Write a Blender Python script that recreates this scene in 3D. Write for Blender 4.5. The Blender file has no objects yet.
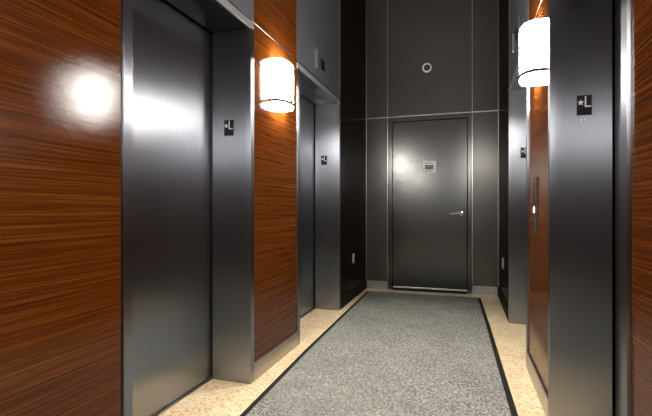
import bpy, bmesh, math, random
from mathutils import Vector, Matrix
random.seed(7)
S = bpy.context.scene
COL = S.collection
H = 1.05                      # eye height of the photograph in metres; all plan sizes below are in eye heights

# ------------------------------------------------------------------ materials
def new_mat(name):
    m = bpy.data.materials.new(name); m.use_nodes = True
    nt = m.node_tree
    return m, nt, nt.nodes['Principled BSDF'], nt.links

def srgb(r, g, b):
    f = lambda v: (v/255/12.92) if v <= 10 else ((v/255+0.055)/1.055)**2.4
    return (f(r), f(g), f(b), 1)

def simple(name, col, rough=0.5, metal=0.0, spec=0.5, coat=0.0):
    m, nt, p, L = new_mat(name)
    p.inputs['Base Color'].default_value = col
    p.inputs['Roughness'].default_value = rough
    p.inputs['Metallic'].default_value = metal
    p.inputs['Specular IOR Level'].default_value = spec
    p.inputs['Coat Weight'].default_value = coat
    return m

def coords(nt, L, scale, kind='Object'):
    tc = nt.nodes.new('ShaderNodeTexCoord'); mp = nt.nodes.new('ShaderNodeMapping')
    L.new(tc.outputs[kind], mp.inputs['Vector'])
    mp.inputs['Scale'].default_value = scale
    return mp

def noise(nt, L, vec, scale, detail=4, rough=0.6, dist=0.0):
    n = nt.nodes.new('ShaderNodeTexNoise')
    n.inputs['Scale'].default_value = scale; n.inputs['Detail'].default_value = detail
    n.inputs['Roughness'].default_value = rough; n.inputs['Distortion'].default_value = dist
    L.new(vec.outputs[0], n.inputs['Vector'])
    return n

def ramp(nt, L, fac, stops):
    r = nt.nodes.new('ShaderNodeValToRGB')
    e = r.color_ramp.elements
    while len(e) < len(stops): e.new(0.5)
    for el, (pos, c) in zip(e, stops): el.position = pos; el.color = c
    L.new(fac, r.inputs['Fac'])
    return r

def maprange(nt, L, v, a, b, c, d):
    m = nt.nodes.new('ShaderNodeMapRange')
    for i, x in zip((1, 2, 3, 4), (a, b, c, d)): m.inputs[i].default_value = x
    L.new(v, m.inputs[0]); return m

def brushed(name, col, rough, aniso, streak=0.10, rot=0.0, bump=0.0):
    m, nt, p, L = new_mat(name)
    p.inputs['Metallic'].default_value = 1.0
    mp = coords(nt, L, (90, 90, 1.2))
    n = noise(nt, L, mp, 3.0, 5, 0.65)
    g = lambda k: tuple(min(1, c*k) for c in col[:3]) + (1,)
    r = ramp(nt, L, n.outputs['Fac'], [(0.25, g(0.92)), (0.75, g(1.05))])
    L.new(r.outputs['Color'], p.inputs['Base Color'])
    mp2 = coords(nt, L, (2.2, 2.2, 1.3))
    n2 = noise(nt, L, mp2, 1.6, 3, 0.5)
    mr = maprange(nt, L, n2.outputs['Fac'], 0.3, 0.7, rough-streak*0.5, rough+streak*0.5)
    L.new(mr.outputs[0], p.inputs['Roughness'])
    if aniso:
        t = nt.nodes.new('ShaderNodeTangent'); t.direction_type = 'RADIAL'; t.axis = 'Z'
        L.new(t.outputs[0], p.inputs['Tangent'])
        p.inputs['Anisotropic'].default_value = aniso
        p.inputs['Anisotropic Rotation'].default_value = rot
    return m

def wood(name, dark, mid, light, coat_rough=0.16, slant=0.03, coat=1.0):
    m, nt, p, L = new_mat(name)
    mp = coords(nt, L, (1.0, 0.6, 75)); mp.inputs['Rotation'].default_value = (slant, 0, 0)
    n = noise(nt, L, mp, 1.5, 8, 0.62, 0.35)
    mpf = coords(nt, L, (2.0, 2.2, 210)); mpf.inputs['Rotation'].default_value = (slant, 0, 0)
    nf = noise(nt, L, mpf, 1.6, 5, 0.7, 0.2)
    mix = nt.nodes.new('ShaderNodeMix'); mix.data_type = 'FLOAT'; mix.inputs[0].default_value = 0.45
    L.new(n.outputs['Fac'], mix.inputs[2]); L.new(nf.outputs['Fac'], mix.inputs[3])
    r = ramp(nt, L, mix.outputs[0], [(0.36, dark), (0.50, mid), (0.66, light)])
    L.new(r.outputs['Color'], p.inputs['Base Color'])
    p.inputs['Roughness'].default_value = 0.5
    p.inputs['Specular IOR Level'].default_value = 0.0
    p.inputs['Coat Weight'].default_value = coat
    p.inputs['Coat Roughness'].default_value = coat_rough
    b = nt.nodes.new('ShaderNodeBump'); b.inputs['Strength'].default_value = 0.10; b.inputs['Distance'].default_value = 0.002
    L.new(nf.outputs['Fac'], b.inputs['Height'])
    L.new(b.outputs[0], p.inputs['Normal']); L.new(b.outputs[0], p.inputs['Coat Normal'])
    return m

def satin(name, col, rough, var=0.12, spec=0.5, metal=0.0):
    m, nt, p, L = new_mat(name)
    p.inputs['Metallic'].default_value = metal
    mp = coords(nt, L, (1.6, 1.6, 0.9))
    n = noise(nt, L, mp, 1.5, 1, 0.4)
    g = lambda k: tuple(c*k for c in col[:3]) + (1,)
    r = ramp(nt, L, n.outputs['Fac'], [(0.3, g(0.96)), (0.7, g(1.04))])
    L.new(r.outputs['Color'], p.inputs['Base Color'])
    mr = maprange(nt, L, n.outputs['Fac'], 0.3, 0.7, rough-var*0.5, rough+var*0.5)
    L.new(mr.outputs[0], p.inputs['Roughness'])
    p.inputs['Specular IOR Level'].default_value = spec
    return m

def terrazzo():
    m, nt, p, L = new_mat('terrazzo')
    mp = coords(nt, L, (1, 1, 1))
    v = nt.nodes.new('ShaderNodeTexVoronoi'); v.inputs['Scale'].default_value = 95
    L.new(mp.outputs[0], v.inputs['Vector'])
    sp = nt.nodes.new('ShaderNodeSeparateColor'); L.new(v.outputs['Color'], sp.inputs[0])
    r = ramp(nt, L, sp.outputs[0], [(0.0, srgb(192, 154, 106)), (0.14, srgb(222, 190, 144)), (0.4, srgb(236, 212, 170)), (0.8, srgb(244, 226, 192))])
    n = noise(nt, L, mp, 3.2, 3, 0.6)
    mx = nt.nodes.new('ShaderNodeMix'); mx.data_type = 'RGBA'; mx.blend_type = 'MULTIPLY'
    r2 = ramp(nt, L, n.outputs['Fac'], [(0.3, (0.86, 0.82, 0.76, 1)), (0.65, (1, 1, 1, 1))])
    mx.inputs[0].default_value = 1.0
    L.new(r.outputs['Color'], mx.inputs[6]); L.new(r2.outputs['Color'], mx.inputs[7])
    L.new(mx.outputs[2], p.inputs['Base Color'])
    p.inputs['Roughness'].default_value = 0.38
    p.inputs['Specular IOR Level'].default_value = 0.45
    return m

def mat_pile():
    m, nt, p, L = new_mat('mat_pile')
    mp = coords(nt, L, (1, 1, 1))
    n = noise(nt, L, mp, 75, 5, 0.85)
    n2 = noise(nt, L, mp, 2.6, 4, 0.6)
    w = nt.nodes.new('ShaderNodeTexWave'); w.bands_direction = 'DIAGONAL'
    w.inputs['Scale'].default_value = 34; w.inputs['Distortion'].default_value = 3.0; w.inputs['Detail'].default_value = 2
    L.new(mp.outputs[0], w.inputs['Vector'])
    mix = nt.nodes.new('ShaderNodeMix'); mix.data_type = 'FLOAT'; mix.inputs[0].default_value = 0.10
    L.new(n.outputs['Fac'], mix.inputs[2]); L.new(w.outputs['Fac'], mix.inputs[3])
    r = ramp(nt, L, mix.outputs[0], [(0.36, srgb(62, 62, 59)), (0.5, srgb(132, 131, 125)), (0.63, srgb(206, 204, 194))])
    mx = nt.nodes.new('ShaderNodeMix'); mx.data_type = 'RGBA'; mx.blend_type = 'MULTIPLY'; mx.inputs[0].default_value = 1
    r2 = ramp(nt, L, n2.outputs['Fac'], [(0.3, (0.8, 0.8, 0.79, 1)), (0.68, (1.05, 1.05, 1.03, 1))])
    L.new(r.outputs['Color'], mx.inputs[6]); L.new(r2.outputs['Color'], mx.inputs[7])
    L.new(mx.outputs[2], p.inputs['Base Color'])
    p.inputs['Roughness'].default_value = 0.95; p.inputs['Specular IOR Level'].default_value = 0.1
    b = nt.nodes.new('ShaderNodeBump'); b.inputs['Strength'].default_value = 0.6; b.inputs['Distance'].default_value = 0.004
    L.new(mix.outputs[0], b.inputs['Height']); L.new(b.outputs[0], p.inputs['Normal'])
    return m

def emit(name, col, strength, base=(0.9, 0.88, 0.84, 1)):
    m, nt, p, L = new_mat(name)
    p.inputs['Base Color'].default_value = base
    p.inputs['Emission Color'].default_value = col
    p.inputs['Emission Strength'].default_value = strength
    p.inputs['Roughness'].default_value = 0.4
    return m

LAMP = 82.0
DOWN = 315.0  # power of the added ceiling downlights
M = dict(
    steel=brushed('brushed_steel', srgb(154, 158, 165), 0.325, 0.95, 0.0),
    soffit=brushed('shaded_soffit_steel', srgb(74, 74, 76), 0.4, 0.0),  # dark reflection under the near headers put into the steel colour
    frame=satin('frame_steel', srgb(186, 187, 190), 0.36, 0.04, 0.5, 0.65),
    transom=satin('transom_steel', srgb(112, 116, 124), 0.42, 0.04, 0.5, 0.5),
    base=brushed('skirting_steel', srgb(178, 176, 174), 0.36, 0.0),
    wood=wood('wood_veneer', srgb(58, 26, 6), srgb(88, 43, 11), srgb(122, 69, 26), 0.10, 0.03, 0.68),
    shaded_wood=wood('shade_toned_wood', srgb(16, 9, 6), srgb(26, 14, 9), srgb(38, 20, 12), 0.2, 0.03, 0.3),  # darker copy of the veneer; the far section's shade is in its colour
    wall=satin('charcoal_panel', srgb(86, 84, 81), 0.27, 0.0, 0.5, 0.5),
    door=satin('charcoal_door', srgb(92, 93, 92), 0.225, 0.0, 0.5, 0.9),
    plaster=simple('ceiling_paint', srgb(196, 192, 186), 0.9),
    back=simple('end_wall_paint', srgb(22, 21, 20), 0.6),
    terrazzo=terrazzo(), pile=mat_pile(),
    rubber=simple('black_rubber', srgb(34, 32, 30), 0.8, 0, 0.2),
    black=simple('black_plastic', srgb(12, 12, 13), 0.4),
    gap=simple('dark_gap', srgb(10, 10, 10), 0.8),
    white=simple('white_enamel', srgb(250, 250, 248), 0.35),
    ink=simple('grey_ink', srgb(96, 96, 96), 0.6),
    chrome=simple('chrome', srgb(225, 226, 228), 0.16, 1.0),
    trim=simple('aluminium_trim', srgb(205, 205, 203), 0.28, 1.0),
    brass=simple('ivory_cover', srgb(216, 203, 176), 0.35),
    panel=satin('call_plate_steel', srgb(92, 78, 68), 0.45, 0.04, 0.5, 0.6),
    lamp=emit('lit_acrylic', (1.0, 0.955, 0.89, 1), LAMP),
    button=emit('lit_button', (1.0, 0.97, 0.9, 1), 3.0),
    strap=simple('dark_strap', srgb(46, 42, 38), 0.5, 0.3),
    glass=simple('dark_lens', srgb(8, 8, 9), 0.08),
)

# ------------------------------------------------------------------ mesh helpers (lengths in eye heights, scaled by H on build)
class MB:
    def __init__(self): self.bm = bmesh.new()
    def box(self, x0, x1, y0, y1, z0, z1, bev=0.0, seg=2):
        x0, x1 = sorted((x0, x1)); y0, y1 = sorted((y0, y1)); z0, z1 = sorted((z0, z1))
        t = bmesh.new(); bmesh.ops.create_cube(t, size=1)
        for v in t.verts:
            v.co = Vector(((x0+x1)/2+v.co.x*(x1-x0), (y0+y1)/2+v.co.y*(y1-y0), (z0+z1)/2+v.co.z*(z1-z0)))
        if bev: bmesh.ops.bevel(t, geom=t.edges[:], offset=bev, segments=seg, profile=0.6, affect='EDGES')
        return self.add(t)
    def add(self, t):
        me = bpy.data.meshes.new('tmp'); t.to_mesh(me); t.free()
        self.bm.from_mesh(me); bpy.data.meshes.remove(me); return self
    def prism(self, pts, axis, d0, d1, bev=0.0):
        """polygon pts in the two remaining axes, extruded along axis from d0 to d1"""
        t = bmesh.new()
        def P(a, b, d): return {'x': (d, a, b), 'y': (a, d, b), 'z': (a, b, d)}[axis]
        A = [t.verts.new(P(a, b, d0)) for a, b in pts]; B = [t.verts.new(P(a, b, d1)) for a, b in pts]
        t.faces.new(A); t.faces.new(B)
        n = len(pts)
        for i in range(n): t.faces.new((A[i], A[(i+1) % n], B[(i+1) % n], B[i]))
        bmesh.ops.recalc_face_normals(t, faces=t.faces[:])
        if bev: bmesh.ops.bevel(t, geom=t.edges[:], offset=bev, segments=2, profile=0.6, affect='EDGES')
        return self.add(t)
    def lathe(self, prof, origin, axis, n=32):
        """prof: (radius, along) pairs"""
        t = bmesh.new(); rings = []
        for r, d in prof:
            ring = []
            for i in range(n):
                a = 2*math.pi*i/n; c, s = r*math.cos(a), r*math.sin(a)
                ring.append(t.verts.new({'x': (d, c, s), 'y': (c, d, s), 'z': (c, s, d)}[axis]))
            rings.append(ring)
        for a, b in zip(rings, rings[1:]):
            for i in range(n): t.faces.new((a[i], a[(i+1) % n], b[(i+1) % n], b[i]))
        t.faces.new(rings[0]); t.faces.new(rings[-1])
        bmesh.ops.recalc_face_normals(t, faces=t.faces[:])
        bmesh.ops.translate(t, verts=t.verts[:], vec=Vector(origin))
        return self.add(t)
    def build(self, name, mat, parent=None, smooth=False, loc=None):
        for v in self.bm.verts: v.co *= H
        me = bpy.data.meshes.new(name); self.bm.to_mesh(me); self.bm.free()
        if smooth:
            for p in me.polygons: p.use_smooth = True
        me.materials.append(mat)
        o = bpy.data.objects.new(name, me); COL.objects.link(o)
        if parent: o.parent = parent
        if loc: o.location = Vector(loc)*H
        if smooth:
            md = o.modifiers.new('edges', 'EDGE_SPLIT'); md.split_angle = math.radians(38)
        return o

def tag(o, label, cat, group=None, kind=None):
    if label: o['label'] = label
    if cat: o['category'] = cat
    if group: o['group'] = group
    if kind: o['kind'] = kind
    return o

def thing(name, label, cat, loc, group=None, kind=None):
    o = bpy.data.objects.new(name, None); COL.objects.link(o)
    o.location = Vector(loc)*H; o.empty_display_size = 0.1
    return tag(o, label, cat, group, kind)

def dup(root, loc, label, rotz=None):
    r = root.copy(); COL.objects.link(r); r.location = Vector(loc)*H; r['label'] = label
    if rotz is not None: r.rotation_euler.z = rotz
    for ch in list(root.children):
        c = ch.copy(); COL.objects.link(c); c.parent = r
        for g in list(ch.children):
            d = g.copy(); COL.objects.link(d); d.parent = c
    return r

# ------------------------------------------------------------------ plan of the lobby
XL, XR = -1.155, 0.388          # faces of the side walls
YF, YB = 5.28, -2.6             # far wall and end wall behind the camera
ZC = 3.75                       # ceiling
REC = 0.245                     # depth of the elevator recesses
OPEN = [(1.28, 2.195), (2.97, 4.03)]
OPENS = {'left': OPEN, 'right': [(1.262, 2.195), (2.97, 4.04)]}
FR = 0.042                      # width of the steel frame faces
OT = 2.023                      # top of the openings
SEAM = 2.077
SIDES = [('left', XL, -1), ('right', XR, 1)]

# floor, ceiling, end walls
tag(MB().box(XL-0.45, XR+0.45, YB-0.1, YF+0.1, -0.1, 0).build('floor', M['terrazzo']), 'cream speckled terrazzo floor along the edges of the grey mat', 'floor', kind='structure')
tag(MB().box(XL-0.45, XR+0.45, YB-0.1, YF+0.1, ZC, ZC+0.1).build('ceiling', M['plaster']), 'plain ceiling high above the lobby', 'ceiling', kind='structure')
tag(MB().box(XL-0.45, XR+0.45, YB-0.1, YB, 0, ZC).build('wall_back', M['back']), 'plain end wall of the lobby behind the camera', 'wall', kind='structure')

# far wall: charcoal panels parted by thin metal seams, door opening left free
FX0, FX1 = -0.885, 0.102        # outer edges of the door frame
FS = 2.115                      # horizontal seam of the far wall
wf = thing('wall_far', 'charcoal panelled end wall around the grey metal door', 'wall', (0, 0, 0), kind='structure')
g = 0.004
for (a, b, z0, z1) in [(XL, FX0-g, 0.0, FS-g), (FX1+g, XR, 0.0, FS-g), (XL, FX0-g, FS+g, ZC), (FX0+g, FX1-g, FS+g, ZC), (FX1+g, XR, FS+g, ZC)]:
    MB().box(a, b, YF, YF+0.06, z0, z1, 0.002).build('wall_panel', M['wall'], wf)
MB().box(XL-0.45, XR+0.45, YF+0.06, YF+0.1, 0, ZC).build('wall_backing', M['gap'], wf)
n = 1
def trim(mb, label, mat='trim'):
    global n
    tag(mb.build('trim_%d' % n, M[mat]), label, 'trim', kind='structure'); n += 1
trim(MB().box(FX0-0.004, FX0+0.003, YF-0.003, YF+0.01, 0, ZC, 0.001), 'thin bright vertical seam of the far wall left of the metal door')
trim(MB().box(FX1-0.003, FX1+0.004, YF-0.003, YF+0.01, 0, ZC, 0.001), 'thin bright vertical seam of the far wall right of the metal door')
trim(MB().box(XL+0.002, XR-0.002, YF-0.007, YF+0.01, FS-0.006, FS+0.006, 0.002), 'thin bright horizontal seam of the far wall above the metal door')
trim(MB().box(XL, XL+0.008, YF-0.008, YF, 0, ZC, 0.002), 'thin vertical corner strip at the left end of the far wall', 'base')
trim(MB().box(XR-0.008, XR, YF-0.008, YF, 0, ZC, 0.002), 'thin vertical corner strip at the right end of the far wall', 'base')
for a, b, w in [(XL+0.01, FX0-0.006, 'left'), (FX1+0.006, XR-0.01, 'right')]:
    tag(MB().box(a, b, YF-0.010, YF, 0, 0.095, 0.002).build('baseboard_far', M['base']), 'low steel baseboard of the far wall %s of the metal door' % w, 'baseboard', kind='structure')

# the metal door
d1 = thing('door_1', 'flush charcoal metal door with chrome lever in the far wall', 'door', ((FX0+FX1)/2, YF, 0), kind='structure')
cx = (FX0+FX1)/2
LX0, LX1, LT = -0.821, 0.046, 2.048
fb = MB()
fb.box(FX0+0.006-cx, LX0-0.006-cx, -0.006, 0.05, 0, LT+0.008, 0.003)
fb.box(LX1+0.006-cx, FX1-0.006-cx, -0.006, 0.05, 0, LT+0.008, 0.003)
fb.box(FX0+0.006-cx, FX1-0.006-cx, -0.006, 0.05, LT+0.008, FS-0.012, 0.003)
fb.build('door_frame', M['door'], d1)
MB().box(LX0-cx, LX1-cx, 0.004, 0.046, 0.022, LT, 0.003).build('door_leaf', M['door'], d1)
MB().box(LX0-cx+0.002, LX1-cx-0.002, -0.002, 0.006, 0.024, 0.042, 0.002).build('door_sweep', M['trim'], d1)
MB().box(LX0-cx, LX1-cx, -0.03, 0.05, 0, 0.012, 0.003).build('threshold', M['rubber'], d1)
for z in (0.26, 1.02, 1.86):
    hb = MB().lathe([(0.0085, -0.055), (0.0085, 0.055)], (LX0-0.003-cx, -0.009, z), 'z', 12)
    hb.box(LX0-0.02-cx, LX0+0.012-cx, -0.005, 0.004, z-0.052, z+0.052, 0.001)
    hb.build('hinge', M['door'], d1, True)
hd = MB().lathe([(0.026, 0.005), (0.026, -0.006), (0.022, -0.010), (0.011, -0.011), (0.011, -0.055)], (-0.016-cx, 0, 0.937), 'y', 28).build('door_handle', M['chrome'], d1, True)
MB().prism([(0.012, 0.945), (-0.012, 0.949), (-0.07, 0.944), (-0.128, 0.938), (-0.132, 0.931), (-0.126, 0.926), (-0.06, 0.927), (0.010, 0.927)], 'y', -0.062, -0.042, 0.004).build('lever', M['chrome'], hd).location.x = (-0.016-cx)*H

# side walls
for side, xw, s in SIDES:
    X = lambda d: xw + s*d      # d = depth into the wall (negative comes out of it)
    OPEN = OPENS[side]
    r = thing('wall_'+side, ('wood veneered lobby wall with two elevator openings on the %s' % side), 'wall', (0, 0, 0), kind='structure')
    MB().box(X(0.34), X(0.42), YB, YF+0.05, 0, ZC).build('wall_backing', M['gap'], r)
    # cores of the piers and above the openings, hidden behind the cladding
    spans = [(YB, OPEN[0][0]-0.006), (OPEN[0][1]+0.006, OPEN[1][0]-0.006), (OPEN[1][1]+0.006, YF)]
    cb = MB()
    for a, b in spans: cb.box(X(0.012), X(0.226), a, b, 0, ZC)
    for a, b in OPEN: cb.box(X(0.012), X(0.226), a-0.004, b+0.004, OT+0.008, ZC)
    cb.build('wall_core', M['gap'], r)
    # cladding
    for (a, b, mt, split) in [(YB, OPEN[0][0]-FR-0.006, 'wood', True), (OPEN[0][1]+FR+0.006, OPEN[1][0]-FR-0.003, 'wood', True), (OPEN[1][1]+FR+0.002, YF, 'shaded_wood', False)]:
        nm = 'wood_panel' if mt == 'wood' else 'shaded_wood_panel'  # far section wears the veneer copy with shade in its colour
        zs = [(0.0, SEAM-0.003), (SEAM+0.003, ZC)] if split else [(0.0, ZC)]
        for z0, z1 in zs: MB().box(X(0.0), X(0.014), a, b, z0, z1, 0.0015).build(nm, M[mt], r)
    for (a, b) in OPEN:
        MB().box(X(0.0), X(0.012), a-FR, b+FR, SEAM+0.003, ZC, 0.0015).build('steel_transom_panel', M['transom'], r)
    trim(MB().box(X(-0.0015), X(0.006), YB, OPEN[1][1]+FR, SEAM-0.003, SEAM+0.003, 0.0006), 'thin metal seam running along the %s wall above the elevator openings' % side, 'base')
    for a, b in OPEN:
        trim(MB().box(X(-0.003), X(0.006), b+FR-0.001, b+FR+0.004, SEAM+0.006, ZC, 0.001), 'thin vertical metal edge of the transom panel at depth on the %s wall beyond the %s elevator' % (side, 'near' if a < 2 else 'far'))
        trim(MB().box(X(-0.003), X(0.006), a-FR-0.004, a-FR+0.001, SEAM+0.006, ZC, 0.001), 'thin vertical metal edge of the transom panel on the %s wall before the %s elevator' % (side, 'near' if a < 2 else 'far'))
    for (a, b, w, mt) in [(YB, OPEN[0][0]-FR-0.004, 'near wood panel', 'base'), (OPEN[0][1]+FR, OPEN[1][0]-0.02-0.0, 'wood pier between the elevators', 'base'), (OPEN[1][1]+FR+0.002, YF-0.012, 'dark wood section by the far wall', 'rubber')]:
        if 'pier' in w: b = OPEN[1][0]-FR+0.0
        bb = MB().box(X(-0.010), X(0.0), a, b, 0, 0.106, 0.002)
        tag(bb.build('baseboard_'+side, M[mt]), '%s baseboard under the %s on the %s' % ('low steel' if mt == 'base' else 'low black', w, side), 'baseboard', kind='structure')
    # elevators
    for i, (a, b) in enumerate(OPEN):
        yc = (a+b)/2
        lab = {('left', 0): 'brushed steel elevator entrance nearest on the left, its whole sliding door in view',
               ('left', 1): 'brushed steel elevator entrance on the left beyond the wood pier with the sconce',
               ('right', 0): 'brushed steel elevator entrance nearest on the right, its jamb facing the camera',
               ('right', 1): 'brushed steel elevator entrance on the right beyond the wood pier with the call buttons'}[(side, i)]
        e = thing('elevator', lab, 'elevator', (xw, yc, 0), 'elevators along the lobby')
        D = lambda d: s*d
        ya, yb = a-yc, b-yc
        # jambs: front face flange + reveal, one L profile each
        for (y, t) in ((ya, -1), (yb, 1)):
            pts = [(D(-0.008), y), (D(REC-0.004), y), (D(REC-0.004), y+t*0.005), (D(0.012), y+t*0.005), (D(0.012), y+t*FR), (D(-0.008), y+t*FR)]
            MB().prism(pts, 'z', 0, OT, 0.0012).build('jamb', M['frame' if False else 'steel'], e)
        hb = MB(); hb.prism([(D(-0.008), OT), (D(0.004), OT), (D(0.004), SEAM-0.012), (D(-0.004), SEAM-0.012), (D(-0.004), OT+0.026), (D(-0.008), OT+0.022)], 'y', ya-FR, yb+FR, 0.0008); hb.build('header', M['frame'], e)
        MB().box(D(0.004), D(REC-0.004), ya, yb, OT+0.001, OT+0.007, 0.001).build('soffit', M['soffit' if i == 0 else 'steel'], e)  # near soffits get the darkened copy, far ones the plain steel
        MB().box(D(REC+0.014), D(REC+0.042), ya-0.03, yb+0.03, 0.008, OT+0.03, 0.002).build('door_panel', M['steel'], e)
        sl = MB()
        for k in range(3): sl.box(D(REC-0.004+k*0.016), D(REC+0.008+k*0.016), ya-0.004, yb+0.004, 0, 0.004, 0.0008)
        sl.build('sill', M['base'], e)

# ------------------------------------------------------------------ floor mat
P = [(-1.094, 5.06), (0.186, 5.06), (0.218, 3.9), (0.240, 2.8), (0.256, 2.1), (0.275, 1.2), (0.31, -0.9), (-0.945, -0.9), (-1.0, 1.2), (-1.030, 2.1), (-1.055, 2.8), (-1.075, 3.9)]
ctr = Vector((-0.4, 2.1))
mt = thing('floor_mat', 'long grey pile floor mat with black rubber edge down the lobby', 'mat', (ctr.x, ctr.y, 0))
def inset(pts, d):
    out = []; m = len(pts)
    for i in range(m):
        p0, p1, p2 = (Vector(pts[j % m]) for j in (i-1, i, i+1))
        e1 = (p1-p0).normalized(); e2 = (p2-p1).normalized()
        n1 = Vector((e1.y, -e1.x)); n2 = Vector((e2.y, -e2.x))
        nn = (n1+n2).normalized(); k = d/max(0.3, nn.dot(n1)); out.append(tuple(p1+nn*k))
    return out
rel = [(x-ctr.x, y-ctr.y) for x, y in P]
MB().prism(rel, 'z', 0.0, 0.005, 0.001).build('rubber_border', M['rubber'], mt)
MB().prism(inset(rel, 0.032), 'z', 0.005, 0.010, 0.002).build('pile', M['pile'], mt)

# ------------------------------------------------------------------ wall sconces (local frame: wall plane at x=0, lamp towards +x)
def sconce(loc, label, rotz):
    t = thing('wall_sconce', label, 'lamp', loc, 'lit half-round wall sconces'); t.rotation_euler.z = rotz
    hw, pr, hh = 0.122, 0.090, 0.146
    MB().box(0, 0.003, -hw*1.03, hw*1.03, -hh*1.03, hh*1.03, 0.001).build('back_plate', M['chrome'], t)
    bm = bmesh.new(); N = 40
    prof = [(-1.0, 0.90), (-0.985, 0.965), (-0.95, 1.0), (0.90, 1.0), (0.955, 0.985), (0.99, 0.93), (1.0, 0.86)]
    rings = []
    for z, k in prof:
        ring = []
        for i in range(N+1):
            a = math.pi*i/N
            c, s_ = math.cos(a), math.sin(a)
            e = 0.80
            yy = hw*k*math.copysign(abs(c)**e, c); xx = 0.003+(pr-0.003)*k*(abs(s_)**e)
            ring.append(bm.verts.new((xx, yy, z*hh)))
        rings.append(ring)
    for A, B in zip(rings, rings[1:]):
        for i in range(N): bm.faces.new((A[i], A[i+1], B[i+1], B[i]))
        bm.faces.new((A[N], A[0], B[0], B[N]))
    bm.faces.new(rings[0]); bm.faces.new(rings[-1])
    bmesh.ops.recalc_face_normals(bm, faces=bm.faces[:])
    sb = MB(); sb.bm.free(); sb.bm = bm
    sh = sb.build('shade', M['lamp'], t, True)
    # metal strap around the foot of the shade
    st = bmesh.new(); z0, z1 = -hh*0.90, -hh*0.78
    v = []
    for i in range(N+1):
        a = math.pi*i/N; c, s_ = math.cos(a), math.sin(a)
        q = [(0.003+(pr-0.003+o)*(s_**0.8), (hw+o)*math.copysign(abs(c)**0.8, c)) for o in (-0.002, 0.006)]
        v.append([st.verts.new((q[0][0], q[0][1], z0)), st.verts.new((q[1][0], q[1][1], z0)), st.verts.new((q[1][0], q[1][1], z1)), st.verts.new((q[0][0], q[0][1], z1))])
    for A, B in zip(v, v[1:]):
        for i in range(4): st.faces.new((A[i], A[(i+1) % 4], B[(i+1) % 4], B[i]))
    st.faces.new(v[0]); st.faces.new(v[-1]); bmesh.ops.recalc_face_normals(st, faces=st.faces[:])
    sb = MB(); sb.bm.free(); sb.bm = st; sb.build('strap', M['strap'], t)
    MB().lathe([(0.006, 0.0), (0.010, 0.003), (0.011, 0.016), (0.008, 0.030), (0.003, 0.036)], (pr+0.004, 0, -hh*0.84), 'z', 14).build('finial', M['strap'], t, True)
    return t
ZS = 1.838
sc = sconce((XL, 2.59, 1.80), 'lit white half-round sconce on the left wood pier', 0)
dup(sc, (XR, 2.575, 1.838), 'lit white half-round sconce on the right wood pier above the call buttons', math.pi)
dup(sc, (XL, -0.35, 1.83), 'unseen lit white half-round sconce, guessed on the left wood panel behind the camera', 0)  # unseen pair, guessed from the bright bands in the jamb steel
dup(sc, (XR, -0.35, 1.83), 'unseen lit white half-round sconce, guessed on the right wood panel behind the camera', math.pi)

dup(sc, (XL, -1.60, 1.83), 'added unseen lit white half-round sconce on the left wood panel by the end wall', 0)  # unseen pair added to strengthen the band reflected in the jambs
dup(sc, (XR, -1.60, 1.83), 'added unseen lit white half-round sconce on the right wood panel by the end wall', math.pi)

# ------------------------------------------------------------------ floor plates with star and L (face -Y), on the far jambs
def level_plate(loc, label):
    t = thing('floor_sign', label, 'sign', loc, 'black star L plates on the elevator jambs')
    w, h = 0.030, 0.045
    MB().box(-w, w, -0.004, 0, -h, h, 0.0015).build('plate', M['black'], t)
    pts = []
    for k in range(10):
        a = math.pi/2 + k*math.pi/5; r = 0.0150 if k % 2 == 0 else 0.0062
        pts.append((-0.0145+r*math.cos(a), 0.0115+r*math.sin(a)))
    MB().prism(pts, 'y', -0.0055, -0.004).build('star', M['white'], t)
    MB().prism([(0.0015, 0.040), (0.0075, 0.040), (0.0075, -0.0030), (0.0265, -0.0030), (0.0265, -0.0090), (0.0015, -0.0090)], 'y', -0.0055, -0.004).build('letter', M['white'], t)
    for x_, z_ in ((-0.012, -0.062), (-0.012, -0.069), (0.004, -0.062), (0.010, -0.069)):
        MB().lathe([(0.0022, 0.0), (0.0020, -0.0010), (0.0010, -0.0018)], (x_, 0, z_), 'y', 10).build('braille_dot', M['white'], t, True)
    return t
ZP = 1.462
yA, yB = 2.195, 4.03
pl = level_plate((-1.287, yA, ZP), 'black star L plate on the steel jamb left of the left sconce')
dup(pl, (-1.303, yB, 1.47), 'black star L plate on the far left steel jamb, beside the dark wood')
dup(pl, (0.519, yA, ZP), 'largest black star L plate, on the near right steel jamb')
dup(pl, (0.503, 4.04, 1.475), 'black star L plate half hidden behind the right wood pier')

# ------------------------------------------------------------------ call button plate on the right pier (faces -X)
c = thing('call_button_panel', 'narrow metal call button plate with lit button on the right wood pier', 'button panel', (XR, 2.645, 1.015))
MB().box(-0.007, 0, -0.062, 0.062, -0.155, 0.155, 0.003).build('plate', M['panel'], c)
MB().lathe([(0.020, -0.006), (0.020, -0.009), (0.016, -0.010)], (0, 0, 0.112), 'x', 24).build('key_switch', M['chrome'], c, True)
MB().box(-0.009, -0.006, -0.014, 0.014, 0.0, 0.07, 0.001).build('notice_strip', M['black'], c)
MB().lathe([(0.024, -0.006), (0.024, -0.009), (0.019, -0.010)], (0, 0, -0.025), 'x', 28).build('button_ring', M['chrome'], c, True)
MB().lathe([(0.018, -0.008), (0.018, -0.011), (0.014, -0.012)], (0, 0, -0.025), 'x', 28).build('button', M['button'], c, True)
MB().lathe([(0.020, -0.006), (0.020, -0.009), (0.016, -0.010)], (0, 0, -0.098), 'x', 24).build('button', M['chrome'], c, True)

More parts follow.
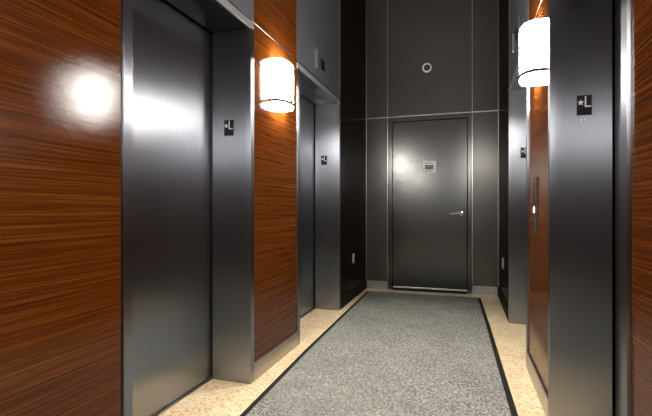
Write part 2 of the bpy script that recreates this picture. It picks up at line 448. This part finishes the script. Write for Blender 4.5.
# ------------------------------------------------------------------ hall lanterns on the transoms of the far elevators
def lantern(loc, label, rotz):
    t = thing('hall_lantern', label, 'indicator light', loc, 'elevator hall lanterns'); t.rotation_euler.z = rotz
    MB().box(0, 0.007, -0.19, 0.12, -0.085, 0.085, 0.002).build('plate', M['transom'], t)
    MB().box(0.006, 0.010, -0.045, 0.055, -0.045, 0.045, 0.002).build('display_window', M['glass'], t)
    MB().box(0.006, 0.018, -0.171, -0.161, -0.072, 0.072, 0.002).build('edge_fin', M['trim'], t)
    return t
ln = lantern((XL, 3.51, 2.228), 'small steel hall lantern with dark window above the far left elevator', 0)
r_ = dup(ln, (XR, 3.51, 2.30), 'small steel hall lantern above the far right elevator, beside the right sconce', math.pi)

# ------------------------------------------------------------------ outlet covers on the dark wood sections
def outlet(loc, label, rotz):
    t = thing('outlet_cover', label, 'outlet', loc, 'outlet covers near the far wall'); t.rotation_euler.z = rotz
    MB().box(0, 0.006, -0.033, 0.033, -0.054, 0.054, 0.002).build('cover_plate', M['brass'], t)
    for z in (0.022, -0.022): MB().lathe([(0.016, 0.004), (0.016, 0.009), (0.014, 0.010)], (0, 0, z), 'x', 20).build('socket', M['brass'], t, True)
    return t
ou = outlet((XL, 4.62, 0.445), 'pale outlet cover low on the dark wood left of the metal door', 0)
dup(ou, (XR, 4.70, 0.440), 'pale outlet cover low on the dark wood right of the metal door', math.pi)

# ------------------------------------------------------------------ fittings on the far wall
cam_ = thing('wall_camera', 'small round white-rimmed camera with black lens high on the far wall', 'camera', (-0.411, YF, 2.68))
MB().lathe([(0.057, 0), (0.057, -0.008), (0.052, -0.014), (0.040, -0.016), (0.036, -0.012)], (0, 0, 0), 'y', 40).build('rim', M['white'], cam_, True)
MB().lathe([(0.036, -0.006), (0.036, -0.014), (0.030, -0.017), (0.020, -0.014)], (0, 0, 0), 'y', 32).build('housing', M['black'], cam_, True)
MB().lathe([(0.015, -0.012), (0.014, -0.017), (0.010, -0.020), (0.004, -0.022)], (0, 0, 0.002), 'y', 24).build('lens', M['ink'], cam_, True)
sg = thing('door_sign', 'small white notice sign with grey text on the charcoal metal door', 'sign', (-0.386, YF+0.004, 1.487))
MB().box(-0.080, 0.080, -0.005, 0, -0.074, 0.074, 0.0015).build('sign_plate', M['white'], sg)
for z, hw_, th in [(0.050, 0.052, 0.003), (0.018, 0.050, 0.0075), (0.001, 0.048, 0.0075), (-0.016, 0.050, 0.0075), (-0.044, 0.05, 0.003)]:
    MB().box(-hw_, hw_, -0.0058, -0.005, z-th, z+th).build('text_line', M['ink'], sg)

# ------------------------------------------------------------------ unseen downlights added to brighten the floor and mat
for k, (y, pw) in enumerate([(0.2, DOWN*0.9), (1.75, DOWN*0.8), (2.9, DOWN*1.0)]):
    f = MB().lathe([(0.045, ZC-0.002), (0.045, ZC-0.006), (0.07, ZC-0.006), (0.074, ZC-0.001), (0.074, ZC+0.002)], ((XL+XR)/2, y, 0), 'z', 32)
    tag(f.build('added_downlight', M['white'], None, True), 'unseen added round white downlight in the ceiling over the %s of the mat' % (('near end', 'middle', 'far half')[k]), 'ceiling light', 'added ceiling downlights')
    sp = bpy.data.lights.new('fill_downlight', 'SPOT'); so = bpy.data.objects.new('fill_downlight', sp); COL.objects.link(so)
    sp.energy = pw; sp.spot_size = math.radians(60); sp.spot_blend = 0.8; sp.shadow_soft_size = 0.05; sp.color = (1.0, 0.96, 0.9)
    so.location = ((XL+XR)/2*H, y*H, (ZC-0.02)*H)

# ------------------------------------------------------------------ world, camera, view
w = bpy.data.worlds.new('World'); S.world = w; w.use_nodes = True
w.node_tree.nodes['Background'].inputs[0].default_value = (0, 0, 0, 1)
cam = bpy.data.cameras.new('Camera'); co = bpy.data.objects.new('Camera', cam); COL.objects.link(co)
cam.sensor_width = 36; cam.lens = 430/652*36; cam.clip_start = 0.02
co.location = (0, 0, H); co.rotation_euler = (math.pi/2, 0, math.radians(17.67))
S.camera = co
S.view_settings.view_transform = 'Standard'; S.view_settings.look = 'None'
S.view_settings.exposure = 0.0; S.view_settings.gamma = 1.0; S.view_settings.use_curve_mapping = False
